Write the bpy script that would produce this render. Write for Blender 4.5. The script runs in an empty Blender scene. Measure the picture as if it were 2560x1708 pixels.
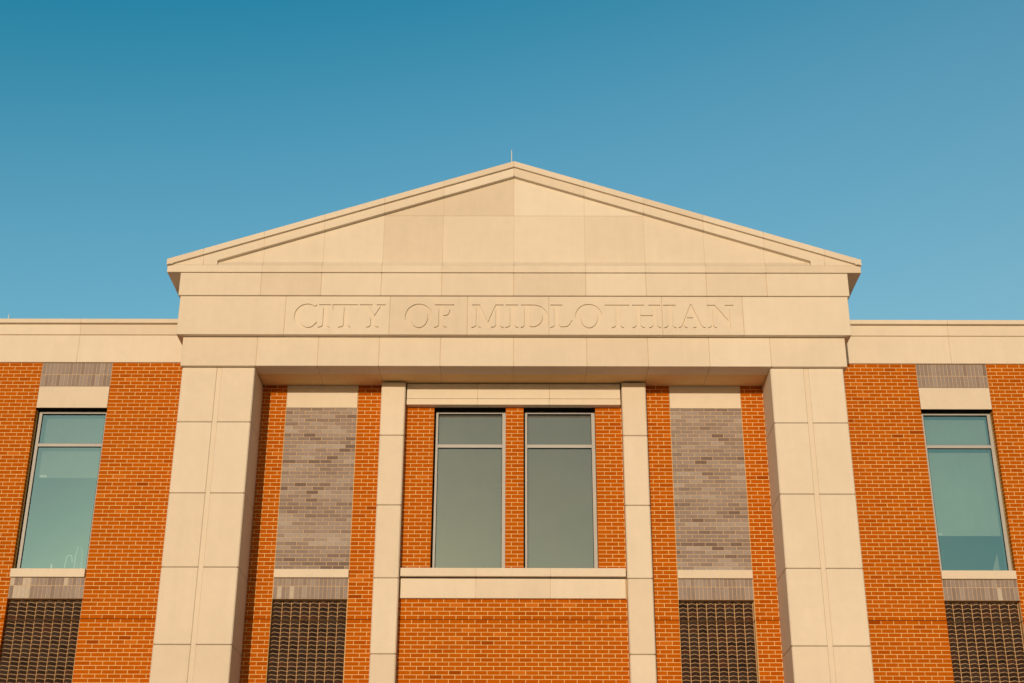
import bpy, bmesh, math, random
from math import radians, sin, cos, tan, pi
from mathutils import Vector, Matrix
from mathutils.geometry import delaunay_2d_cdt

random.seed(7)
scn = bpy.context.scene
col = scn.collection
EYE = 1.6            # camera height; the z values below are measured from eye level
CRS = 0.0677333      # brick course
BRK = 0.2032         # brick length with joint
ZC = 5.305           # height of the control joint, origin of the coursing
SUN_EL, SUN_AZ = 7.3, 9.5   # sun low behind the viewer, a little to the left

# ------------------------------------------------------------------ materials
def nodes_of(name):
    m = bpy.data.materials.new(name); m.use_nodes = True
    nt = m.node_tree; nt.nodes.clear()
    out = nt.nodes.new('ShaderNodeOutputMaterial')
    return m, nt, out

def N(nt, t, **kw):
    n = nt.nodes.new(t)
    for k, v in kw.items():
        if k == 'inp':
            for kk, vv in v.items(): n.inputs[kk].default_value = vv
        else: setattr(n, k, v)
    return n

def noise(nt, vec, scale, detail=4, rough=0.55):
    n = N(nt, 'ShaderNodeTexNoise', inp={'Scale': scale, 'Detail': detail, 'Roughness': rough})
    nt.links.new(vec, n.inputs['Vector']); return n.outputs['Fac']

def ramp(nt, fac, stops):
    r = N(nt, 'ShaderNodeValToRGB'); e = r.color_ramp.elements
    while len(e) < len(stops): e.new(0.5)
    for i, (p, c) in enumerate(stops):
        e[i].position = p; e[i].color = (*c, 1)
    nt.links.new(fac, r.inputs['Fac']); return r.outputs['Color']

def math_(nt, op, a, b):
    n = N(nt, 'ShaderNodeMath', operation=op)
    for i, v in enumerate((a, b)):
        if isinstance(v, (int, float)): n.inputs[i].default_value = v
        else: nt.links.new(v, n.inputs[i])
    return n.outputs[0]

def mul_color(nt, colr, fac):
    n = N(nt, 'ShaderNodeVectorMath', operation='SCALE')
    nt.links.new(colr, n.inputs[0])
    if isinstance(fac, float): n.inputs['Scale'].default_value = fac
    else: nt.links.new(fac, n.inputs['Scale'])
    return n.outputs[0]

def stretched(nt, pos, sx, sy, sz):
    n = N(nt, 'ShaderNodeVectorMath', operation='MULTIPLY'); n.inputs[1].default_value = (sx, sy, sz)
    nt.links.new(pos, n.inputs[0]); return n.outputs[0]

def surface(name, stops, big=(1.1, .06), mid=(9, .05), fine=(160, .05), streak=0.0,
            tint_amt=1.0, rough=0.9, spec=0.15, bump=0.0006, bump_scale=220, use_tint=True):
    """stops: colour ramp read by the per-piece tint attribute; noise multiplies value on top."""
    m, nt, out = nodes_of(name)
    b = N(nt, 'ShaderNodeBsdfPrincipled')
    b.inputs['Roughness'].default_value = rough
    b.inputs['Specular IOR Level'].default_value = spec
    geo = N(nt, 'ShaderNodeNewGeometry'); pos = geo.outputs['Position']
    if use_tint:
        at = N(nt, 'ShaderNodeAttribute', attribute_name='tint'); f = at.outputs['Fac']
    else:
        f = noise(nt, pos, 2.0)
    colr = ramp(nt, f, stops)
    v = None
    for sc, am in (big, mid, fine):
        t = math_(nt, 'MULTIPLY_ADD', noise(nt, pos, sc), am * 2.6)
        t.node.inputs[2].default_value = -am * 1.3
        v = t if v is None else math_(nt, 'ADD', v, t)
    if streak:
        s = noise(nt, stretched(nt, pos, 7, 7, .5), 1.3, 5, .6)
        t = math_(nt, 'MULTIPLY_ADD', s, streak * 2.6); t.node.inputs[2].default_value = -streak * 1.3
        v = math_(nt, 'ADD', v, t)
    v = math_(nt, 'ADD', v, 1.0)
    colr = mul_color(nt, colr, v)
    nt.links.new(colr, b.inputs['Base Color'])
    if bump:
        bp = N(nt, 'ShaderNodeBump', inp={'Strength': 1.0, 'Distance': bump})
        nt.links.new(noise(nt, pos, bump_scale, 6, .65), bp.inputs['Height'])
        nt.links.new(bp.outputs['Normal'], b.inputs['Normal'])
    nt.links.new(b.outputs[0], out.inputs['Surface'])
    return m

M = {}
M['stone'] = surface('cast_stone', [(0, (.615, .52, .41)), (.5, (.69, .605, .495)), (1, (.74, .67, .565))],
                     big=(.9, .05), mid=(6, .035), fine=(140, .03), streak=.03, bump=.0005)
M['stone_bounce'] = surface('soffit_stone_bounce', [(0, (.68, .47, .22)), (1, (.76, .54, .28))], big=(1.2, .08), mid=(5, .06), fine=(90, .03))  # base warmed to stand in for bounce light under the portico
M['sealant'] = surface('joint_sealant', [(0, (.52, .40, .27)), (1, (.56, .435, .295))], bump=0, use_tint=False)
M['brick'] = surface('orange_brick', [(0, (.26, .045, .001)), (.25, (.37, .074, .001)), (.6, (.43, .094, .0015)), (.9, (.47, .110, .002)), (1, (.52, .14, .012))],
                     big=(1.5, .05), mid=(14, .08), fine=(120, .07), rough=.9, spec=.02, bump=.0009, bump_scale=140)
M['mortar'] = surface('orange_mortar', [(0, (.68, .445, .185)), (1, (.74, .495, .22))], big=(1.3, .06), mid=(8, .06), fine=(200, .06), use_tint=False, bump=.0008)
M['grey_brick'] = surface('grey_brick', [(0, (.13, .088, .074)), (.3, (.215, .165, .145)), (.65, (.285, .235, .213)), (.93, (.36, .315, .29)), (1, (.55, .49, .40))],
                          big=(1.7, .06), mid=(25, .14), fine=(110, .20), rough=.75, spec=.3, bump=.002, bump_scale=90)
M['grey_mortar'] = surface('tan_mortar', [(0, (.52, .37, .24)), (1, (.57, .41, .27))], mid=(12, .06), use_tint=False, bump=.0008)
M['dark_brick'] = surface('dark_brown_brick', [(0, (.024, .013, .010)), (.5, (.050, .025, .017)), (.8, (.055, .038, .031)), (1, (.085, .034, .02))],
                          big=(2, .1), mid=(20, .2), fine=(130, .2), rough=.62, spec=.35, bump=.001, bump_scale=120)
M['dark_mortar'] = surface('light_mortar', [(0, (.53, .35, .19)), (1, (.60, .41, .23))], mid=(14, .08), use_tint=False, bump=.0008)
M['metal'] = surface('window_metal', [(0, (.36, .36, .36)), (1, (.41, .41, .41))], mid=(5, .03), fine=(60, .015), use_tint=False, rough=.5, spec=.4, bump=0)
M['gasket'] = surface('black_gasket', [(0, (.006, .006, .006)), (1, (.012, .011, .01))], use_tint=False, rough=.7, bump=0)
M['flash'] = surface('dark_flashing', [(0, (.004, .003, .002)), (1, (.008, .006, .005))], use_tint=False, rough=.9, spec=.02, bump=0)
M['blind'] = surface('blind_fabric', [(0, (.27, .27, .24)), (1, (.31, .31, .275))], big=(2, .05), mid=(5, .03), fine=(300, .04), streak=.05, use_tint=False, bump=0)
M['blind_brightened'] = surface('brightened_blind_fabric', [(0, (.46, .46, .38)), (1, (.52, .52, .43))], big=(2, .05), mid=(5, .03), fine=(300, .04), streak=.05, use_tint=False, bump=0)  # left blind's fabric, lightened to make up for weaker glass reflection
M['screen'] = surface('screen_fabric', [(0, (.18, .168, .145)), (1, (.215, .20, .175))], big=(1.6, .07), mid=(3, .05), fine=(300, .03), streak=.04, use_tint=False, bump=0)
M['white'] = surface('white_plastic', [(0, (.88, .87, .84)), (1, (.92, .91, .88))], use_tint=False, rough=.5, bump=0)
M['inside'] = surface('interior_paint', [(0, (.38, .38, .33)), (1, (.44, .44, .38))], use_tint=False, bump=0)
M['patch'] = surface('light_patch', [(0, (.42, .40, .33)), (1, (.48, .45, .38))], use_tint=False, bump=0)  # tone of a light patch on the inner wall, given as base colour
M['block_joint'] = surface('block_joint', [(0, (.15, .085, .04)), (1, (.19, .11, .055))], bump=0, use_tint=False)
M['soft_joint'] = surface('dark_sealant', [(0, (.07, .028, .01)), (1, (.10, .04, .014))], bump=0, use_tint=False)
M['roof'] = surface('grey_roofing', [(0, (.22, .21, .2)), (1, (.28, .27, .25))], use_tint=False, bump=.002, bump_scale=30)
M['ground'] = surface('pale_concrete', [(0, (.58, .45, .30)), (1, (.68, .53, .36))], big=(.06, .12), mid=(.8, .08), fine=(20, .06), use_tint=False, bump=.003, bump_scale=18)
M['rod'] = surface('aluminium', [(0, (.62, .62, .62)), (1, (.68, .68, .68))], use_tint=False, rough=.35, spec=.5, bump=0)

def pane_mat(name, refl, gtint, ttint, rough=.015):
    m, nt, out = nodes_of(name)
    tr = N(nt, 'ShaderNodeBsdfTransparent', inp={'Color': (*ttint, 1)})
    gl = N(nt, 'ShaderNodeBsdfGlossy', inp={'Color': (*gtint, 1), 'Roughness': rough})
    fr = N(nt, 'ShaderNodeFresnel', inp={'IOR': 1.5})
    f = math_(nt, 'ADD', fr.outputs[0], refl)
    geo = N(nt, 'ShaderNodeNewGeometry')
    bp = N(nt, 'ShaderNodeBump', inp={'Strength': .25, 'Distance': .004})
    nt.links.new(noise(nt, geo.outputs['Position'], 1.3, 2), bp.inputs['Height'])
    nt.links.new(bp.outputs['Normal'], gl.inputs['Normal'])
    mx = N(nt, 'ShaderNodeMixShader')
    nt.links.new(f, mx.inputs[0]); nt.links.new(tr.outputs[0], mx.inputs[1]); nt.links.new(gl.outputs[0], mx.inputs[2])
    nt.links.new(mx.outputs[0], out.inputs['Surface']); return m
M['glass'] = pane_mat('tinted_glass', .46, (.46, .94, 1.0), (.84, .95, .95))
M['glass_mid'] = pane_mat('grey_glass', .24, (.52, .80, .86), (.90, .92, .92))

def bottle_mat():
    m, nt, out = nodes_of('clear_plastic')
    lw = N(nt, 'ShaderNodeLayerWeight', inp={'Blend': .35})
    tr = N(nt, 'ShaderNodeBsdfTransparent', inp={'Color': (.93, .95, .95, 1)})
    df = N(nt, 'ShaderNodeBsdfPrincipled', inp={'Base Color': (.95, .95, .93, 1), 'Roughness': .25})
    f = ramp(nt, lw.outputs['Facing'], [(.18, (.03, .03, .03)), (.48, (1, 1, 1))])  # turns white towards the rim, painting in the edge reflections
    mx = N(nt, 'ShaderNodeMixShader')
    nt.links.new(f, mx.inputs[0]); nt.links.new(tr.outputs[0], mx.inputs[1]); nt.links.new(df.outputs[0], mx.inputs[2])
    nt.links.new(mx.outputs[0], out.inputs['Surface']); return m
M['bottle'] = bottle_mat()

# ------------------------------------------------------------------ mesh builder
class MB:
    def __init__(s): s.v = []; s.f = []; s.t = []
    def pt(s, x, D, z): s.v.append((x, -D, z + EYE)); return len(s.v) - 1
    def face(s, idx, t=.5): s.f.append(tuple(idx)); s.t.append(t)
    def box(s, x0, x1, D0, D1, z0, z1, t=.5):
        if x0 > x1: x0, x1 = x1, x0
        a = [s.pt(x, D, z) for x in (x0, x1) for D in (D0, D1) for z in (z0, z1)]
        for q in ((0,1,3,2), (4,6,7,5), (0,4,5,1), (2,3,7,6), (0,2,6,4), (1,5,7,3)): s.face([a[i] for i in q], t)
    def cbox(s, x0, x1, D0, D1, z0, z1, b=.005, t=.5):
        """box with chamfered edges"""
        if x0 > x1: x0, x1 = x1, x0
        lo, hi = (x0, D0, z0), (x1, D1, z1); V = {}
        for sx in (0, 1):
            for sy in (0, 1):
                for sz in (0, 1):
                    sg = (sx, sy, sz); c = [hi[i] if sg[i] else lo[i] for i in range(3)]
                    for ax in range(3):
                        p = [c[i] if i == ax else c[i] + (-b if sg[i] else b) for i in range(3)]
                        V[sg, ax] = s.pt(*p)
        for ax in range(3):
            o = [i for i in range(3) if i != ax]
            for e in (0, 1):
                q = []
                for u, w in ((0,0), (1,0), (1,1), (0,1)):
                    sg = [0,0,0]; sg[ax] = e; sg[o[0]] = u; sg[o[1]] = w; q.append(V[tuple(sg), ax])
                s.face(q, t)
            for u in (0, 1):
                for w in (0, 1):
                    a = [0,0,0]; c = [0,0,0]
                    a[o[0]] = c[o[0]] = u; a[o[1]] = c[o[1]] = w; c[ax] = 1
                    a, c = tuple(a), tuple(c)
                    s.face((V[a, o[0]], V[c, o[0]], V[c, o[1]], V[a, o[1]]), t)
        for sx in (0, 1):
            for sy in (0, 1):
                for sz in (0, 1): s.face([V[(sx, sy, sz), k] for k in range(3)], t)
    def poly(s, pts, D0, D1, t=.5):
        """polygon in the facade plane (x, z), extruded from depth D0 to D1"""
        a = [s.pt(x, D0, z) for x, z in pts]; b = [s.pt(x, D1, z) for x, z in pts]; n = len(pts)
        s.face(a, t); s.face(b[::-1], t)
        for i in range(n): s.face((a[i], a[(i+1) % n], b[(i+1) % n], b[i]), t)
    def rings(s, rings, t=.5):
        """closed loft through equal-length rings of (x, D, z)"""
        R = [[s.pt(*p) for p in r] for r in rings]; n = len(R[0])
        s.face(R[0], t); s.face(R[-1][::-1], t)
        for a, b in zip(R, R[1:]):
            for i in range(n): s.face((a[i], a[(i+1) % n], b[(i+1) % n], b[i]), t)
    def quad(s, pts, t=.5): s.face([s.pt(*p) for p in pts], t)
    def build(s, name, mat, parent=None, fix=True):
        me = bpy.data.meshes.new(name); me.from_pydata(s.v, [], s.f)
        at = me.attributes.new('tint', 'FLOAT', 'FACE')
        at.data.foreach_set('value', s.t)
        if fix:
            bm = bmesh.new(); bm.from_mesh(me); bmesh.ops.recalc_face_normals(bm, faces=bm.faces); bm.to_mesh(me); bm.free()
        me.materials.append(M[mat]); me.update()
        o = bpy.data.objects.new(name, me); col.objects.link(o)
        if parent is not None: o.parent = parent
        return o

def rt(): return min(1, max(0, random.gauss(.5, .11)))

# ------------------------------------------------------------------ the building
hall = bpy.data.objects.new('city_hall', None); col.objects.link(hall)
hall.empty_display_size = 2
hall['label'] = 'orange brick city hall with pale stone portico, pillars and engraved gabled pediment'
hall['category'] = 'building'

PIN, POUT, PD = 4.29, 5.503, .847            # big pillars
SIN, SOUT, SD = 1.84, 2.25, .213             # slim pilasters
QI, QO = 6.949, 8.168                        # window bays in the wings
RI, RO = 2.669, 3.888                        # blind bays in the portico
WIN = [(-1.351, -.132), (.172, 1.391)]       # middle windows
SOF = 9.362                                  # soffit
JX = [1.222, 2.245, 3.266, 4.288]            # stone joints

# ---- brick walls
def bricks(mb, x0, x1, z0, z1, ph=0.0, flush=(0, 0), D=0.0, depth=.10, J=.0105, tint=rt, jit=.0012, odd=0, cut=.052):
    """running bond bricks filling a rectangle; flush = 1 where an edge is an open jamb"""
    n0 = math.floor((z0 - ZC) / CRS + 1e-4); n1 = math.ceil((z1 - ZC) / CRS - 1e-4)
    for n in range(n0, n1):
        a = max(z0, ZC + n * CRS + J / 2); b = min(z1, ZC + (n + 1) * CRS - J / 2)
        if b - a < .012: continue
        o = ph + (0 if (n + odd) % 2 else BRK / 2)
        k = math.floor((x0 - o) / BRK) + 1
        cuts = [x0]
        while o + k * BRK < x1: cuts.append(o + k * BRK); k += 1
        cuts.append(x1)
        if len(cuts) > 2 and cuts[1] - cuts[0] < cut: cuts.pop(1)
        if len(cuts) > 2 and cuts[-1] - cuts[-2] < cut: cuts.pop(-2)
        for i in range(len(cuts) - 1):
            l = cuts[i] + (J / 2 if i or not flush[0] else 0)
            r = cuts[i+1] - (J / 2 if i < len(cuts) - 2 or not flush[1] else 0)
            l += random.uniform(-.001, .001); r += random.uniform(-.001, .001)
            dz = random.uniform(-.0008, .0008); d = D + random.uniform(-jit, jit)
            mb.cbox(l, r, d - depth, d, a + dz, b + dz, .0022, tint())

def btint():
    r = random.random()
    return .08 if r < .004 else (.25 if r < .03 else (.98 if r > .985 else min(.9, max(.3, random.gauss(.60, .11)))))

BOT = -EYE
def wall(rects, mortar_rects):
    mb = MB(); mo = MB()
    for r in rects: bricks(mb, *r[:4], ph=r[4] if len(r) > 4 else 0, flush=r[5] if len(r) > 5 else (0, 0), tint=btint)
    w = mb.build('brick_wall', 'brick', hall)
    for x0, x1, z0, z1 in mortar_rects: mo.box(x0, x1, -.16, -.0045, z0, z1)
    mo.build('mortar', 'mortar', w)
    return w
FT = 9.778
e = .003
for s in (-1, 1):
    def X(a, b): return (min(s*a, s*b), max(s*a, s*b))
    def fl(a, b): return (a, b) if s > 0 else (b, a)
    # wing wall: inner strip, outer strip, strip below the bay
    wall([(*X(5.2, QI), BOT, FT, 0, fl(0, 1)), (*X(QO, 12.0), BOT, FT, 0, fl(1, 0)), (*X(QI, QO), BOT, 3.2)],
         [(*X(5.2, QI - e), BOT, FT), (*X(QO + e, 12.0), BOT, FT), (*X(QI + .006, QO - .006), BOT, 3.2)])
    # portico wall beside the blind bay
    wall([(*X(RO, 4.45), BOT, SOF), (*X(2.05, RI), BOT, SOF), (*X(RI, RO), BOT, 3.2)],
         [(*X(RO, 4.45), BOT, SOF), (*X(2.05, RI), BOT, SOF), (*X(RI + .006, RO - .006), BOT, 3.2)])
w0, w1 = WIN
wall([(-2.03, w0[0], 6.06, 9.0, 0, (0, 1)), (w1[1], 2.03, 6.06, 9.0, 0, (1, 0)), (w0[1], w1[0], 6.06, 9.0, w0[1], (1, 1)), (-2.03, 2.03, BOT, 5.66)],
     [(-2.03, w0[0]-e, 5.66, 9.3), (w1[1]+e, 2.03, 5.66, 9.3), (w0[1]+e, w1[0]-e, 6.06, 9.3), (w0[0]-e, w1[1]+e, 5.66, 6.05), (w0[0]-e, w0[1]+e, 8.955, 9.3), (w1[0]-e, w1[1]+e, 8.955, 9.3), (-2.03, 2.03, BOT, 5.658)])

# ---- soft joint running through all brickwork
def soft_joint(x0, x1, h=.006, d=-.0030):
    mb = MB(); mb.box(x0, x1, -.01, d, ZC-h, ZC+h); mb.build('control_joint', 'soft_joint', hall)
for s in (-1, 1):
    for a_, b_ in ((5.3, QI-e), (QO+e, 12.0), (RO+e, 4.4), (2.1, RI-e)): soft_joint(s*a_, s*b_)
soft_joint(-2.0, 2.0, .0045)

# ---- stone blocks with joints
def course(name, xs, D0, D1, z0, z1, parent=hall, gap=.006, b=.004, back=True, mat='stone'):
    mb = MB()
    for a, c in zip(xs, xs[1:]): mb.cbox(a + gap/2, c - gap/2, D0, D1, z0, z1, b, rt())
    o = mb.build(name, mat, parent)
    if back:
        k = MB(); k.box(xs[0] + .02, xs[-1] - .02, D0 - .01, D1 - .0045, z0 + .008, z1 - .008)
        k.build('joint_sealant', 'sealant', o)
    return o
sym = lambda a: sorted([-x for x in a] + list(a))

# ---- big pillars
def pillar(s):
    mb = MB()
    z = [SOF - .025, 8.365, 7.1465, 5.929, 4.7125, 3.495, 2.278, 1.06, -.16, BOT]
    gc = 4.881
    def prof(ins, zz):
        f = PD - ins; c = .016
        p = [(PIN+ins, -.02), (PIN+ins, f-c), (PIN+ins+c, f), (gc-.047-ins*.3, f), (gc-.036, f-.016), (gc+.036, f-.016), (gc+.047+ins*.3, f), (POUT-ins-c, f), (POUT-ins, f-c), (POUT-ins, -.02)]
        off = -.018
        return [(s*x+off, D, zz) for x, D in p]
    for a, b in zip(z, z[1:]):
        mb.rings([prof(.011, b+.004), prof(0, b+.013), prof(0, a-.013), prof(.011, a-.004)], rt())
    o = mb.build('pillar', 'stone', hall)
    k = MB(); k.box(s*(PIN+.02)-.018, s*(POUT-.02)-.018, 0.02, PD-.024, BOT, SOF-.03); k.build('joint_sealant', 'block_joint', o)
    g = MB(); g.box(s*(gc-.0355)-.018, s*(gc+.0355)-.018, PD-.04, PD-.0145, BOT, SOF-.026, .42); g.build('groove_strip', 'stone', o)
for s in (-1, 1): pillar(s)

# ---- slim pilasters
def pilaster(s):
    mb = MB(); z = [SOF - .022, 8.374, 7.154, 5.93, 4.7095, 3.49, 2.27, 1.05, -.17, BOT]; c = .018
    def prof(ins, zz):
        f = SD - ins
        return [(s*x, D, zz) for x, D in ((SIN+ins, -.02), (SIN+ins, f-c), (SIN+ins+c, f), (SOUT-ins-c, f), (SOUT-ins, f-c), (SOUT-ins, -.02))]
    for a, b in zip(z, z[1:]):
        mb.rings([prof(.012, b+.004), prof(0, b+.013), prof(0, a-.013), prof(.012, a-.004)], rt())
    o = mb.build('pilaster', 'stone', hall)
    k = MB(); k.box(s*(SIN+.02), s*(SOUT-.02), .02, SD-.02, BOT, SOF-.03); k.build('joint_sealant', 'block_joint', o)
for s in (-1, 1): pilaster(s)

# ---- soffit of the portico
xs = [-4.32] + sym([0.0001] + JX[:3])[0:3] + [0] + JX[:3] + [4.32]
xs = [-4.31, -3.266, -2.245, -1.222, 0, 1.222, 2.245, 3.266, 4.31]
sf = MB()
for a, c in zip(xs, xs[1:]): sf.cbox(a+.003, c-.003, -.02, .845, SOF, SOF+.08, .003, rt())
so = sf.build('soffit', 'stone_bounce', hall)
k = MB(); k.box(-4.5, 4.5, -.05, .89, SOF+.008, SOF+.1); k.build('joint_sealant', 'sealant', so)

# ---- entablature
ax = [-5.546, -4.288, -3.266, -2.245, -1.222, 0.001, 1.222, 2.245, 3.266, 4.288, 5.546]
course('architrave', ax, .55, .91, 9.351-.012, 9.862, gap=.005, b=.006)
bk = MB(); bk.box(-5.52, 5.52, -6, .875, 9.48, 11.0); bk.build('portico_core', 'stone', hall)
bx_ = [-5.673] + ax[1:-1] + [5.673]
course('upper_band', bx_, .5, 1.035, 10.583, 11.006, gap=.005, b=.006)

# ---- frieze with the engraved words
def arc(cx, cz, rx, rz, a0, a1, n):
    return [(cx + rx*cos(radians(a0+(a1-a0)*i/n)), cz + rz*sin(radians(a0+(a1-a0)*i/n))) for i in range(n+1)]
ZB, ZT = 9.992, 10.425; TH, BR = .016, .062
def foot(xl, xr, sl, sr):            # bottom serif, left to right
    b = ZB
    L = [(xl + (sl-xl)*(1-cos(t*pi/12))**1.0, b+BR - (BR-TH)*sin(t*pi/12)) for t in range(7)]
    R = [(xr + (sr-xr)*(1-cos(t*pi/12))**1.0, b+BR - (BR-TH)*sin(t*pi/12)) for t in range(6, -1, -1)]
    return L + [(sl, b), (sr, b)] + R
def head(xl, xr, sl, sr):            # top serif, right to left
    F = foot(xl, xr, sl, sr)
    return [(x, ZB + ZT - z) for x, z in F][::-1]
def I_(xl, xr, sl, sr): return [foot(xl, xr, sl, sr) + head(xl, xr, sl, sr)]
def T_(xl, xr, sl, sr, bl, br):
    return [foot(xl, xr, sl, sr) + [(xr, ZT-.045), (xr+.02, ZT-.03), (br-.06, ZT-.03), (br-.02, ZT-.06), (br-.008, ZT-.115), (br, ZT), (bl, ZT), (bl+.008, ZT-.115), (bl+.02, ZT-.06), (bl+.06, ZT-.03), (xl-.02, ZT-.03), (xl, ZT-.045)]]
def O_(l, r, il, ir):
    c = (l+r)/2; ci = (il+ir)/2; cz = (10.438+9.975)/2
    return [arc(c, cz, (r-l)/2, .2315, 0, 360, 48)[:-1], arc(ci, cz-.002, (ir-il)/2, .2035, 0, 360, 44)[:-1]]
def C_():
    cx, cz = -3.478, 10.206
    out = arc(cx, cz, .214, .231, 50, 318, 30)
    inn = arc(cx+.028, cz, .158, .203, 306, 56, 26)
    return [[(-3.312, 10.418), (-3.326, 10.418)] + [(-3.345, 10.392)] + out[0:0] + arc(cx, cz, .214, .231, 54, 312, 30) + [(-3.296, 10.085), (-3.304, 10.098)] + arc(cx+.028, cz-.002, .155, .203, 318, 40, 26) + [(-3.318, 10.30), (-3.308, 10.30)]]
def Y_():
    return [foot(-2.403, -2.333, -2.470, -2.262) + [(-2.333, 10.20), (-2.215, ZT-.045), (-2.155, ZT-.014), (-2.155, ZT), (-2.308, ZT), (-2.308, ZT-.014), (-2.247, ZT-.035), (-2.346, 10.222), (-2.44, ZT-.035), (-2.382, ZT-.014), (-2.382, ZT), (-2.597, ZT), (-2.597, ZT-.014), (-2.535, ZT-.045), (-2.403, 10.185)]]
def F_():
    x0, x1 = -1.260, -1.187
    return [foot(x0, x1, -1.333, -1.124) + [(x1, 10.198), (-1.13, 10.198), (-1.09, 10.18), (-1.078, 10.13), (-1.066, 10.13), (-1.066, 10.325), (-1.078, 10.325), (-1.09, 10.262), (-1.13, 10.23), (x1, 10.228), (x1, ZT-.03), (-1.06, ZT-.03), (-1.02, ZT-.06), (-1.008, ZT-.115), (-1.0, ZT), (-1.326, ZT), (-1.326, ZT-.014), (x0-.012, ZT-.045), (x0, ZT-.075)]]
def M_():
    return [foot(-.632, -.607, -.705, -.551) + [(-.607, 10.335), (-.440, ZB-.006), (-.425, ZB-.006), (-.303, 10.33)] + foot(-.303, -.236, -.375, -.166)
            + [(-.236, ZT-.062), (-.222, ZT-.03), (-.168, ZT-.014), (-.168, ZT), (-.306, ZT), (-.432, 10.108), (-.572, ZT), (-.699, ZT), (-.699, ZT-.014), (-.648, ZT-.03), (-.632, ZT-.062)]]
def D_():
    o = arc(.33, (ZB+ZT)/2, .238, (ZT-ZB)/2, -90, 90, 24); i = arc(.316, (ZB+ZT)/2, .170, (ZT-ZB)/2-.026, -90, 90, 22)
    return [[(.119, ZB)] + o + [(.122, ZT), (.122, ZT-.014), (.166, ZT-.03), (.179, ZT-.062), (.179, ZB+.062), (.166, ZB+.03), (.119, ZB+.014)],
            i + [(.275, ZT-.028), (.256, ZT-.045), (.256, ZB+.060), (.27, ZB+.034)]]
def L_():
    return [[(.615, ZB), (.955, ZB), (.986, 10.135), (.974, 10.135), (.945, 10.075), (.90, ZB+.036), (.82, ZB+.026), (.775, ZB+.034), (.757, ZB+.07)] + head(.681, .757, .618, .821)
            + [(.681, ZB+.062), (.668, ZB+.03), (.615, ZB+.014)]]
def H_():
    return [foot(2.057, 2.131, 1.991, 2.196) + [(2.131, 10.203), (2.337, 10.203)] + foot(2.337, 2.409, 2.268, 2.473) + head(2.337, 2.409, 2.271, 2.474)
            + [(2.337, 10.231), (2.131, 10.231)] + head(2.057, 2.131, 1.995, 2.198)]
def A_():
    def lx(z): return 2.822 + (2.972-2.822)*(z-ZB-.05)/(ZT-ZB-.05)
    out = [(2.763, ZB), (2.914, ZB), (2.914, ZB+.014), (2.868, ZB+.026), (2.852, ZB+.05), (2.897, 10.163), (3.022, 10.163), (3.060, ZB+.05), (3.055, ZB+.026), (3.008, ZB+.014), (3.008, ZB), (3.216, ZB), (3.216, ZB+.014), (3.168, ZB+.03), (3.145, ZB+.06), (2.993, ZT+.012), (2.976, ZT+.012), (2.826, ZB+.06), (2.808, ZB+.03), (2.763, ZB+.014)]
    return [out, [(2.909, 10.190), (3.012, 10.190), (2.962, 10.335)]]
def N_():
    return [foot(3.318, 3.345, 3.255, 3.406) + [(3.345, 10.355), (3.612, ZB-.012), (3.630, ZB-.012), (3.630, ZT-.062), (3.644, ZT-.03), (3.704, ZT-.014), (3.704, ZT), (3.557, ZT), (3.557, ZT-.014), (3.592, ZT-.03), (3.604, ZT-.062), (3.604, 10.140), (3.389, ZT), (3.257, ZT), (3.257, ZT-.014), (3.304, ZT-.03), (3.318, ZT-.062)]]
PANELS = [(-5.642, -3.845, []),
          (-3.845, -2.084, [C_(), I_(-3.207, -3.138, -3.280, -3.083), T_(-2.858, -2.788, -2.941, -2.732, -3.053, -2.629), Y_()]),
          (-2.084, -.777, [O_(-1.824, -1.369, -1.738, -1.443), F_()]),
          (-.777, .593, [M_(), I_(-.063, .010, -.137, .081), D_()]),
          (.593, 2.496, [L_(), O_(1.034, 1.487, 1.119, 1.411), T_(1.714, 1.788, 1.644, 1.849, 1.539, 1.952), H_()]),
          (2.496, 3.856, [I_(2.589, 2.664, 2.52, 2.727), A_(), N_()]),
          (3.856, 5.642, [])]
FZ0, FZ1, FD, DEEP = 9.868, 10.577, 1.01, .026
fr = MB(); engraved = []
def inside(px, pz, poly):
    r = False; n = len(poly)
    for i in range(n):
        x0, z0 = poly[i]; x1, z1 = poly[(i+1) % n]
        if (z0 > pz) != (z1 > pz) and px < (x1-x0)*(pz-z0)/(z1-z0)+x0: r = not r
    return r
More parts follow.
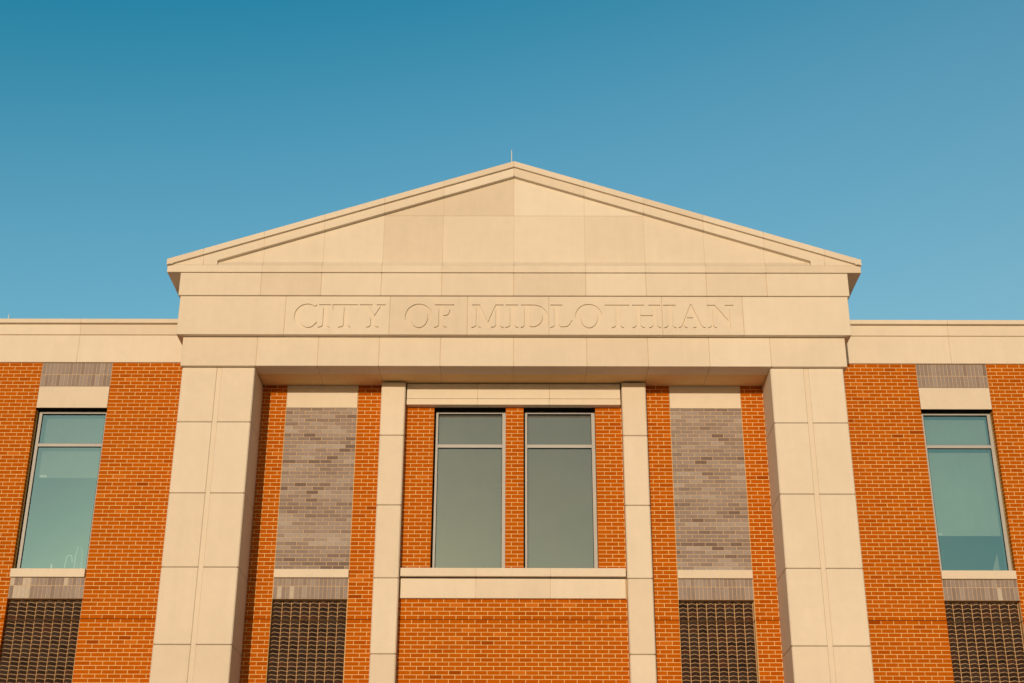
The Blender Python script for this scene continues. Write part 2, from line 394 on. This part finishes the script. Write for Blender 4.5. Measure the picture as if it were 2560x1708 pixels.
for x0, x1, letters in PANELS:
    x0 += .003; x1 -= .003; t = rt(); c = .005
    # chamfered slab sides and back, open at the front
    fr_front = [(x0+c, FZ0+c), (x1-c, FZ0+c), (x1-c, FZ1-c), (x0+c, FZ1-c)]
    A = [fr.pt(x, FD, z) for x, z in fr_front]
    B = [fr.pt(x, FD-c, z) for x, z in ((x0, FZ0), (x1, FZ0), (x1, FZ1), (x0, FZ1))]
    Cc = [fr.pt(x, .55, z) for x, z in ((x0, FZ0), (x1, FZ0), (x1, FZ1), (x0, FZ1))]
    for i in range(4):
        j = (i+1) % 4
        fr.face((A[j], A[i], B[i], B[j]), t); fr.face((B[j], B[i], Cc[i], Cc[j]), t)
    loops = [fr_front] + [sp for l in letters for sp in l]
    vs = []; es = []
    for lp in loops:
        b = len(vs); vs += [Vector(p) for p in lp]; es += [(b+i, b+(i+1) % len(lp)) for i in range(len(lp))]
    ov, oe, of, *_ = delaunay_2d_cdt(vs, es, [], 0, 1e-6)
    front = {}; floors = [({}, MB(), l) for l in letters]
    for f in of:
        cx = sum(ov[i].x for i in f)/len(f); cz = sum(ov[i].y for i in f)/len(f)
        if not inside(cx, cz, fr_front): continue
        hole = sum(inside(cx, cz, lp) for lp in loops[1:]) % 2
        a = ov[f[0]]; b_ = ov[f[1]]; d_ = ov[f[2]]
        if (b_.x-a.x)*(d_.y-a.y) - (b_.y-a.y)*(d_.x-a.x) < 0: f = f[::-1]
        if hole:
            floor, ins, _ = next(q for q in floors if inside(cx, cz, q[2][0]))
            for i in f:
                if i not in floor: floor[i] = ins.pt(ov[i].x, FD-DEEP, ov[i].y)
            ins.face([floor[i] for i in f], t)
        else:
            for i in f:
                if i not in front: front[i] = fr.pt(ov[i].x, FD, ov[i].y)
            fr.face([front[i] for i in f], t)
    engraved += [q[1] for q in floors]
    # cut walls of the letters
    for lp in loops[1:]:
        n = len(lp)
        a = [fr.pt(x, FD, z) for x, z in lp]; b = [fr.pt(x, FD-DEEP-.002, z) for x, z in lp]
        for i in range(n): fr.face((a[i], a[(i+1) % n], b[(i+1) % n], b[i]), t)
frz = fr.build('frieze', 'stone', hall, fix=False)
for ins in engraved: ins.build('engraved_letter', 'stone', frz, fix=False)
k = MB(); k.box(-5.62, 5.62, .5, FD-.05, FZ0+.008, FZ1-.008); k.build('joint_sealant', 'sealant', frz)
for x0, x1, _ in PANELS[1:]:
    k = MB(); k.box(x0-.0032, x0+.0032, FD-.06, FD-.0035, FZ0+.004, FZ1-.004); k.build('joint_sealant', 'sealant', frz)

# ---- pediment
SL = .329
GD = 1.055
gx = [-5.905] + ax[1:-1] + [5.905]
ped = course('pediment', gx, .4, GD, 11.012, 11.146, gap=.004, b=.003)
for s in (-1, 1):           # eaves running back along both sides
    sd = MB(); ys = [.39, -.75, -1.9, -3.05, -4.2, -5.4, -6.0]
    for a, b in zip(ys, ys[1:]): sd.box(s*5.3, s*5.905, b+.001, a-.001, 11.012, 11.146, rt())
    sd.build('eave', 'stone', ped)
lg = MB()                   # splayed ledge at the foot of the tympanum
lx = [-5.058, -4.288, -3.266, -2.245, -1.222, 0.001, 1.222, 2.245, 3.266, 4.288, 5.058]
TD = .978
for a, b in zip(lx, lx[1:]):
    a += .0025; b -= .0025
    lg.rings([[(a, GD-.003, 11.147), (a, TD, 11.244), (a, .9, 11.244), (a, .9, 11.147)], [(b, GD-.003, 11.147), (b, TD, 11.244), (b, .9, 11.244), (b, .9, 11.147)]], rt())
lg.build('splayed_ledge', 'stone', ped)
ty = MB()
zr = lambda x: 12.99 - SL*abs(x)
tx = [-5.055] + lx[1:-1] + [5.055]
TONE = [.5, .55, .6, .22, .48, .62, .42, .52, .5, .55]
def panel(pts, t): ty.poly(pts, .85, TD, t)
for a, b in zip(tx, tx[1:]):
    a += .0025; b -= .0025; za, zb = zr(a), zr(b)
    lo = 11.235; cut = 12.148; tt = TONE.pop(0)
    if min(abs(a), abs(b)) < 2.0:
        if min(za, zb) > cut + .01:
            panel([(a, lo), (b, lo), (b, cut-.0025), (a, cut-.0025)], tt)
            panel([(a, cut+.0025), (b, cut+.0025), (b, zb), (a, za)], .18 if b < .1 else .85)
        else:
            panel([(a, lo), (b, lo), (b, zb), (a, za)], tt)
    else: panel([(a, lo), (b, lo), (b, zb), (a, za)], tt)
tym = ty.build('tympanum', 'stone', ped)
k = MB(); k.poly([(-5.05, 11.2), (5.05, 11.2), (5.05, 11.3), (0, 12.95), (-5.05, 11.3)], .8, TD-.004); k.build('joint_sealant', 'sealant', tym)
rx_ = [0.001, 1.222, 2.245, 3.266, 4.288, 5.30]
for s in (-1, 1):
    rk = MB(); cp = MB()
    for a, b in zip(rx_, rx_[1:] + [5.86]):
        a2, b2 = a+.003, b-.003
        lo = lambda x: max(11.148, 12.909 - .3300*x); hi = lambda x: 13.105 - SL*x
        pts = [(s*a2, lo(a2)), (s*b2, lo(b2)), (s*b2, hi(b2)), (s*a2, hi(a2))]
        xk = 5.06           # outside this point the cornice is flush with the band below
        if a2 < xk < b2: pts[1] = (s*b2, 11.148); pts[1:1] = [(s*xk, 12.909-.33*xk), (s*xk, 11.148)]
        elif a2 > xk: pts[0] = (s*a2, 11.148); pts[1] = (s*b2, 11.148)
        rk.poly(pts, .8, GD-.002, rt())
    for a, b in zip(rx_, rx_[1:] + [5.914]):
        a2, b2 = a+.003, b-.003
        cp.poly([(s*a2, 13.075-SL*a2), (s*b2, 13.075-SL*b2), (s*b2, 13.182-SL*b2), (s*a2, 13.182-SL*a2)], .6, 1.10, rt())
    # stop end of the coping
    cp.poly([(s*5.812, 11.146), (s*5.911, 11.146), (s*5.911, 13.074-SL*5.911), (s*5.812, 13.074-SL*5.812)], .6, 1.098, rt())
    r = rk.build('raking_cornice', 'stone', ped)
    k = MB(); k.poly([(s*.0, 12.95), (s*5.2, 11.2), (s*5.7, 11.2), (s*0, 13.08)], .8, GD-.005); k.build('joint_sealant', 'sealant', r)
    c = cp.build('raking_coping', 'stone', ped)
    k = MB(); k.poly([(s*.0, 13.08), (s*5.8, 13.08-SL*5.8), (s*5.8, 13.17-SL*5.8), (s*0, 13.17)], .62, 1.094); k.build('joint_sealant', 'sealant', c)
gr = MB()
for s in (-1, 1): gr.rings([[(0, D, 13.14), (s*5.90, D, 13.14-SL*5.9), (s*5.90, D, 11.15), (0, D, 11.15)] for D in (.61, -6.0)])
gr.build('gable_roof', 'roof', hall)

# ---- lintel beam, sill and apron between the pilasters
bm_x = [-1.822, -.611, .611, 1.822]
course('lintel_beam', bm_x, -.02, .128, 9.072, 9.345, gap=.005, b=.006)
course('lintel_beam', bm_x, -.02, .132, 8.960, 9.066, gap=.005, b=.004)
course('stone_sill', [-1.826, -.600, .604, 1.826], -.02, .12, 5.986, 6.122, gap=.004, b=.004)
hd = MB(); hd.box(-1.82, 1.82, -.004, .03, 5.964, 5.984); hd.build('sill_gap_shade', 'flash', hall)  # black strip put in for the shade in the gap under the sill
course('stone_apron', [-1.822, -.600, .604, 1.822], -.02, .055, 5.640, 5.962, gap=.004, b=.004)
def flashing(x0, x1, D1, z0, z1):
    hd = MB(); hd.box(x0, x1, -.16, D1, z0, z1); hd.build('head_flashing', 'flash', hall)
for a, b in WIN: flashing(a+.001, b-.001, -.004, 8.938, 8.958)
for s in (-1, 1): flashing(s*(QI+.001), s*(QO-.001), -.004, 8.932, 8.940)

# ---- bays: lintels, soldier courses, infill, sawtooth panels
def gtint(): 
    r = random.random()
    GT[0] = .52 + .55*(GT[0]-.52) + random.gauss(0, .155)      # runs of similar bricks along a course
    return .08 if r < .012 else min(.93, max(.1, GT[0]))
GT = [.52]
def soldiers(x0, x1, rows, D=-.004, light=0.0):
    mb = MB(); n = 18; w = (x1-x0-.012)/n
    for z0, z1 in rows:
        for i in range(n):
            a = x0+.006+i*w
            mb.cbox(a+.004, a+w-.004, D-.08, D+random.uniform(-.001, .001), z0, z1, .002, .97 if random.random() < light else min(.9, max(.2, random.gauss(.55, .11))))
    o = mb.build('soldier_course', 'grey_brick', hall)
    k = MB(); k.box(x0+.0005, x1-.0005, -.16, D-.0035, rows[0][0]-.004, rows[-1][1]+.004); k.build('mortar', 'grey_mortar', o)

def sawtooth(x0, x1, zt, zb):
    """stack-bonded dark bricks set at an angle: a zigzag in plan"""
    mb = MB(); mo = MB(); n = 8; a0 = x0+.004; w = (x1-x0-.02)/n
    D0, D1, pk = -.105, -.014, .42; J = .0115
    zs = []
    z = ZC + .009 - CRS*0
    k0 = math.floor((zb-ZC)/CRS); k1 = round((zt-ZC)/CRS)
    for k in range(k0, k1):
        za, zb_ = ZC+k*CRS+J/2, ZC+(k+1)*CRS-J/2
        if k == -1: zb_ -= .013
        if k == k1-1: zb_ = min(zb_, zt-.030)
        for i in range(n):
            l = a0+i*w; jt = random.uniform(-.0008, .0008)
            gv = .0062; h = D1-D0; off = .0045+jt
            fl_ = lambda x: D0 + h*min((x-l)/(w*pk), (l+w-x)/(w*(1-pk))) + off
            p = [(l+gv, -.14), (l+gv, fl_(l+gv)), (l+w*pk, D1+off), (l+w-gv, fl_(l+w-gv)), (l+w-gv, -.14)]
            mb.rings([[(x, D, za) for x, D in p], [(x, D, zb_) for x, D in p]], min(1, max(0, random.gauss(.5, .25))))
    for (za, zb_) in ((ZC+.003, zt-.028), (zb, ZC-.016)):
        ring = [(a0, -.16)]
        for i in range(n):
            l = a0+i*w
            ring += [(l, D0), (l+w*pk, D1)]
        ring += [(a0+n*w, D0), (x1-.010, D0), (x1-.010, D1), (x1-.002, D1), (x1-.002, -.16)]
        mo.rings([[(x, D, za) for x, D in ring], [(x, D, zb_) for x, D in ring]])
    o = mb.build('sawtooth_panel', 'dark_brick', hall)
    mo.build('mortar', 'dark_mortar', o)
    k = MB(); k.box(x0+.001, x1-.001, -.19, -.161, zb, zt+.02); k.build('backing', 'gasket', o)

def stone_block(name, x0, x1, D, z0, z1, b=.004, D0=-.16):
    mb = MB(); mb.cbox(min(x0, x1), max(x0, x1), D0, D, z0, z1, b, random.uniform(.3, .6)); return mb.build(name, 'stone', hall)

for s in (-1, 1):
    for kind, (i, o) in (('wing', (QI, QO)), ('portico', (RI, RO))):
        x0, x1 = min(s*i, s*o), max(s*i, s*o)
        if kind == 'wing':
            stone_block('stone_lintel', x0+.004, x1-.004, .006, 8.941, 9.335)
            soldiers(x0, x1, [(9.350, 9.552), (9.562, 9.772)])
        else:
            stone_block('stone_lintel', x0+.004, x1-.004, .006, 8.948, SOF-.004)
            g = MB(); bricks(g, x0, x1, 6.122, 8.944, D=-.004, depth=.08, J=.009, tint=gtint, jit=.0015)
            pn = g.build('grey_brick_infill', 'grey_brick', hall)
            k = MB(); k.box(x0+.0005, x1-.0005, -.16, -.0075, 6.12, 8.946); k.build('mortar', 'grey_mortar', pn)
        stone_block('stone_sill', x0+.002 if kind == 'portico' else x0-.004, x1-.002 if kind == 'portico' else x1-.012, .042, 5.980, 6.119, .003)
        soldiers(x0, x1, [(5.640, 5.842), (5.852, 5.976)], light=.14 if (s < 0) else .02)
        sawtooth(x0, x1, 5.634, 3.2)

# ---- windows
def window(x0, x1, z0, z1, tr0, tr1, sides, top, bot, glass, blind, blind_D, blind_bottom, fd=-.15, back=-.30):
    mb = MB(); gap, sl, sr = sides; x00 = x0; x0 += gap
    mb.cbox(x0, x0+sl, back, fd, z0, z1, .003); mb.cbox(x1-sr, x1, back, fd, z0, z1, .003)
    mb.cbox(x0+sl, x1-sr, back, fd-.001, z1-top, z1, .003); mb.cbox(x0+sl, x1-sr, back, fd-.001, z0, z0+bot, .003)
    mb.cbox(x0+sl, x1-sr, back, fd-.001, tr0, tr1, .003)
    o = mb.build('window', 'metal', hall)
    k = MB(); k.box(x00+.0005, x0-.0005, back, fd-.02, z0, z1); k.build('jamb_sealant', 'flash', o)
    for a, b in ((z0+bot, tr0), (tr1, z1-top)):
        g = MB(); xa, xb = x0+sl, x1-sr; t = .009
        g.box(xa, xb, fd-.03, fd-.008, b-t, b-.0005); g.box(xa, xa+t*.8, fd-.03, fd-.008, a+.004, b-t); g.box(xb-t*.8, xb, fd-.03, fd-.008, a+.004, b-t)
        g.box(xa+t*.8, xb-t*.8, fd-.03, fd-.008, a+.0005, a+.004)
        g.build('gasket', 'gasket', o)
        p = MB(); p.quad([(xa+.002, fd-.022, a+.001), (xb-.002, fd-.022, a+.001), (xb-.002, fd-.022, b-.001), (xa+.002, fd-.022, b-.001)])
        p.build('glass_pane', glass, o, fix=False)
    k = MB()
    k.box(x0+.012, x1-.012, blind_D-.002, blind_D, max(blind_bottom, z0+.002), z1-.004)
    if blind_bottom > z0: k.box(x0+.012, x1-.012, blind_D-.008, blind_D+.004, blind_bottom-.018, blind_bottom)
    k.build('roller_blind', blind, o)
    return o
for i, (a, b) in enumerate(WIN):
    window(a, b, 6.122, 8.936, 8.285, 8.345, (.024, .040, .061), .034, .004, 'glass_mid', 'screen', -.195, 0, back=-.19)
wl = window(-QO, -QI, 6.119, 8.931, 8.293, 8.348, (.020, .054, .058), .040, .030, 'glass', 'blind', -.31, 7.800)
wr = window(QI, QO, 6.119, 8.931, 8.293, 8.348, (.020, .054, .058), .040, .030, 'glass', 'blind_brightened', -.31, 6.815)
k = MB(); k.cbox(-8.035, -7.915, -.306, -.296, 7.786, 7.830, .002); k.build('blind_tab', 'white', wl)
k = MB(); k.cbox(7.035, 7.145, -.306, -.296, 6.800, 6.844, .002); k.build('blind_tab', 'white', wr)

# ---- parapets of the wings
for s in (-1, 1):
    o = course('parapet', sorted([s*5.2, s*7.575, s*12.0]), -.3, .03, 9.778, 10.287, gap=.006, b=.004)
    course('parapet_band', sorted([s*5.2, s*7.575, s*12.0]), -.3, .048, 10.296, 10.489, parent=o, gap=.006, b=.005)
    course('parapet_coping', sorted([s*5.2, s*7.575, s*12.0]), -.45, .10, 10.500, 10.578, parent=o, gap=.006, b=.004)
    f = MB(); f.box(s*5.2, s*12.0, -.3, .025, 10.28, 10.30); f.box(s*5.2, s*12.0, -.4, .04, 10.485, 10.502); f.build('joint_sealant', 'sealant', o)

# ---- shell behind the front: roof, floors, back and end walls
sh = MB()
sh.box(-12, 12, -9, -.3, 9.95, 10.12); sh.box(-12, 12, -9.2, -9, BOT, 10.12); sh.box(-12.2, -12, -9.2, -.0, BOT, 10.12); sh.box(12, 12.2, -9.2, -.0, BOT, 10.12)
sh.box(-12, 12, -9, -.18, 5.85, 6.0); sh.box(-6.6, -6.45, -9, -.18, 6, 9.95); sh.box(6.45, 6.6, -9, -.18, 6, 9.95)
sh.build('shell', 'inside', hall)

# ------------------------------------------------------------------ separate things
def tag(o, label, cat, group=None, kind=None):
    if label: o['label'] = label
    if cat: o['category'] = cat
    if group: o['group'] = group
    if kind: o['kind'] = kind
    return o
def tube(mb, pts, r, n=10, t=.5):
    P = [Vector(p) for p in pts]; rings = []
    for i, p in enumerate(P):
        d = (P[min(i+1, len(P)-1)] - P[max(i-1, 0)]).normalized()
        u = d.cross(Vector((0, 1, 0))); u = u.normalized() if u.length > 1e-4 else Vector((1, 0, 0)); v = d.cross(u)
        rr = r[i] if isinstance(r, (list, tuple)) else r
        rings.append([tuple(p + u*rr*cos(2*pi*k/n) + v*rr*sin(2*pi*k/n)) for k in range(n)])
    mb.rings(rings, t)
def lathe(mb, cx, D, prof, n=24):
    R = []
    for r, z in prof: R.append([mb.pt(cx + r*cos(2*pi*k/n), D + r*sin(2*pi*k/n), z) for k in range(n)])
    for a, b in zip(R, R[1:]):
        for i in range(n): mb.face((a[i], a[(i+1) % n], b[(i+1) % n], b[i]))

def rod(x, D, z0, z1, label):
    mb = MB(); tube(mb, [(x, D, z0), (x, D, z1-.05), (x, D, z1)], [.009, .009, .003])
    r = mb.build('lightning_rod', 'rod'); tag(r, label, 'lightning rod', 'lightning rods on the roof edges')
    b = MB(); b.cbox(x-.03, x+.03, D-.03, D+.03, z0-.012, z0+.02, .004); b.build('rod_base', 'rod', r)
rod(-.043, .98, 13.182-SL*.043-.004, 13.49, 'slim metal lightning rod standing beside the peak of the pediment')
rod(-8.93, -.10, 10.578, 10.765, 'short metal lightning rod on the parapet of the left wing')

mb = MB(); lathe(mb, -7.228, -.40, [(.055, 6.12), (.060, 6.14), (.060, 6.46), (.056, 6.51), (.044, 6.545), (.042, 6.60), (.044, 6.605)])
b = mb.build('bottle', 'bottle', fix=True)
tag(b, 'tall clear bottle with highlights built as white edges inside the left wing window', 'bottle')
for p in b.data.polygons: p.use_smooth = True
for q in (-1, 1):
    mb = MB(); tube(mb, [(-7.228+q*.058, -.40, 6.12), (-7.228+q*.058, -.40, 6.45), (-7.228+q*.054, -.40, 6.50), (-7.228+q*.043, -.40, 6.545)], .0075)  # white tubes stand for the highlights along the bottle's sides
    mb.build('edge_highlight', 'white', b)
mb = MB()
pts = [(-7.437, -.38, 6.10), (-7.433, -.38, 6.30), (-7.425, -.38, 6.36)] + [(-7.378 - .05*cos(pi*i/10), -.38, 6.395 + .062*sin(pi*i/10)) for i in range(11)] + [(-7.324, -.38, 6.34)]
tube(mb, pts, .0075)
tag(mb.build('wire_arch', 'white'), 'thin white wire arch beside the clear bottle in the left wing window', 'wire arch')
mb = MB(); lathe(mb, -7.655, -.38, [(.001, 6.10), (.018, 6.10), (.018, 6.28), (.012, 6.30), (.001, 6.302)], 14)
tag(mb.build('white_knob', 'white'), 'small white round top just above the sill inside the left wing window', 'knob')
mb = MB(); mb.rings([[(7.88, -.55, 6.0), (8.11, -.55, 6.0), (8.095, -.55, 6.57)], [(7.88, -.57, 6.0), (8.11, -.57, 6.0), (8.095, -.57, 6.57)]])  # added sheet standing for a patch of light on the interior wall
tag(mb.build('wall_light_patch', 'patch'), 'pale board with a slanted edge, light on the inner wall built as a sheet, low inside the right wing window', 'patch')

g = MB(); g.box(-1500, 1500, -1500, 1500, BOT-.5, BOT)
tag(g.build('ground', 'ground'), 'pale concrete ground', None, kind='structure')

# ------------------------------------------------------------------ light
sun = bpy.data.lights.new('sun', 'SUN'); sun.energy = 2.85; sun.angle = radians(.53); sun.color = (1.0, .80, .56)
so_ = bpy.data.objects.new('sun', sun); col.objects.link(so_)
to_sun = Vector((-sin(radians(SUN_AZ))*cos(radians(SUN_EL)), -cos(radians(SUN_AZ))*cos(radians(SUN_EL)), sin(radians(SUN_EL))))
so_.rotation_euler = to_sun.to_track_quat('Z', 'Y').to_euler()
so_.location = to_sun*60

w = bpy.data.worlds.new('World'); scn.world = w; w.use_nodes = True
nt = w.node_tree; nt.nodes.clear()
out = nt.nodes.new('ShaderNodeOutputWorld'); bg = nt.nodes.new('ShaderNodeBackground')
sky = nt.nodes.new('ShaderNodeTexSky'); sky.sky_type = 'NISHITA'; sky.sun_disc = False
sky.sun_elevation = radians(SUN_EL); sky.sun_rotation = radians(180 + SUN_AZ)
sky.air_density = 1.0; sky.dust_density = 1.5; sky.ozone_density = 1.0
geo = nt.nodes.new('ShaderNodeTexCoord')
def dot(v, add, lo, hi):
    d = nt.nodes.new('ShaderNodeVectorMath'); d.operation = 'DOT_PRODUCT'; d.inputs[1].default_value = v
    nt.links.new(geo.outputs['Generated'], d.inputs[0])
    m = nt.nodes.new('ShaderNodeMapRange'); m.inputs['From Min'].default_value = lo - add; m.inputs['From Max'].default_value = hi - add
    nt.links.new(d.outputs['Value'], m.inputs['Value']); return m.outputs[0]
# tint set over the sky by direction: deep teal towards the upper left of the side away from the sun, paler low down and to the right
t = dot((.73, 0, -4.2), 2.626, -1.0, 3.0)
tint = ramp(nt, t, [(p, tuple(c*.4 for c in v)) for p, v in ((0, (.0, 1.35, 1.7)), (.17, (.0, 1.58, 1.84)), (.25, (.26, 1.70, 1.94)), (.34, (.90, 2.03, 2.16)), (.43, (1.16, 2.10, 2.13)), (.52, (1.42, 2.14, 2.1)), (.75, (1.6, 2.1, 1.9)))])
tint.node.color_ramp.interpolation = 'B_SPLINE'
tint = mul_color(nt, tint, 2.5)
mx = nt.nodes.new('ShaderNodeMix'); mx.data_type = 'RGBA'
nt.links.new(ramp(nt, dot((1, 0, 0), 0, -.5, .5), [(0, (.58, .55, .68)), (.5, (.64, .62, .64)), (1, (.98, 1.0, .92))]), mx.inputs['A'])  # unseen sky behind the camera, tinted to shape fill and window reflections
nt.links.new(dot((0, 1, 0), 0, -.1, .45), mx.inputs['Factor']); nt.links.new(tint, mx.inputs['B'])
mul = nt.nodes.new('ShaderNodeVectorMath'); mul.operation = 'MULTIPLY'
nt.links.new(sky.outputs[0], mul.inputs[0]); nt.links.new(mx.outputs['Result'], mul.inputs[1]); nt.links.new(mul.outputs[0], bg.inputs['Color'])
bg.inputs['Strength'].default_value = .1
nt.links.new(bg.outputs[0], out.inputs['Surface'])

# ------------------------------------------------------------------ camera
cam = bpy.data.cameras.new('camera'); cam.sensor_width = 36; cam.lens = 36*3563.7/2560
cam.clip_start = .1; cam.clip_end = 4000
co = bpy.data.objects.new('camera', cam); col.objects.link(co)
th, yaw, roll = radians(24.207), radians(-.248), radians(.193)
def wr_(x, y, f):
    c, s = cos(roll), sin(roll); x, y = c*x - s*y, s*x + c*y
    fy = cos(th)*f - sin(th)*y; fz = sin(th)*f + cos(th)*y
    c, s = cos(yaw), sin(yaw)
    return Vector((c*x + s*fy, -s*x + c*fy, fz))
R = Matrix((wr_(1, 0, 0), wr_(0, 1, 0), -wr_(0, 0, 1))).transposed()
co.matrix_world = Matrix.Translation((.068, -22.68, EYE)) @ R.to_4x4()
scn.camera = co

scn.view_settings.view_transform = 'Standard'; scn.view_settings.look = 'None'
scn.view_settings.exposure = 0; scn.view_settings.gamma = 1
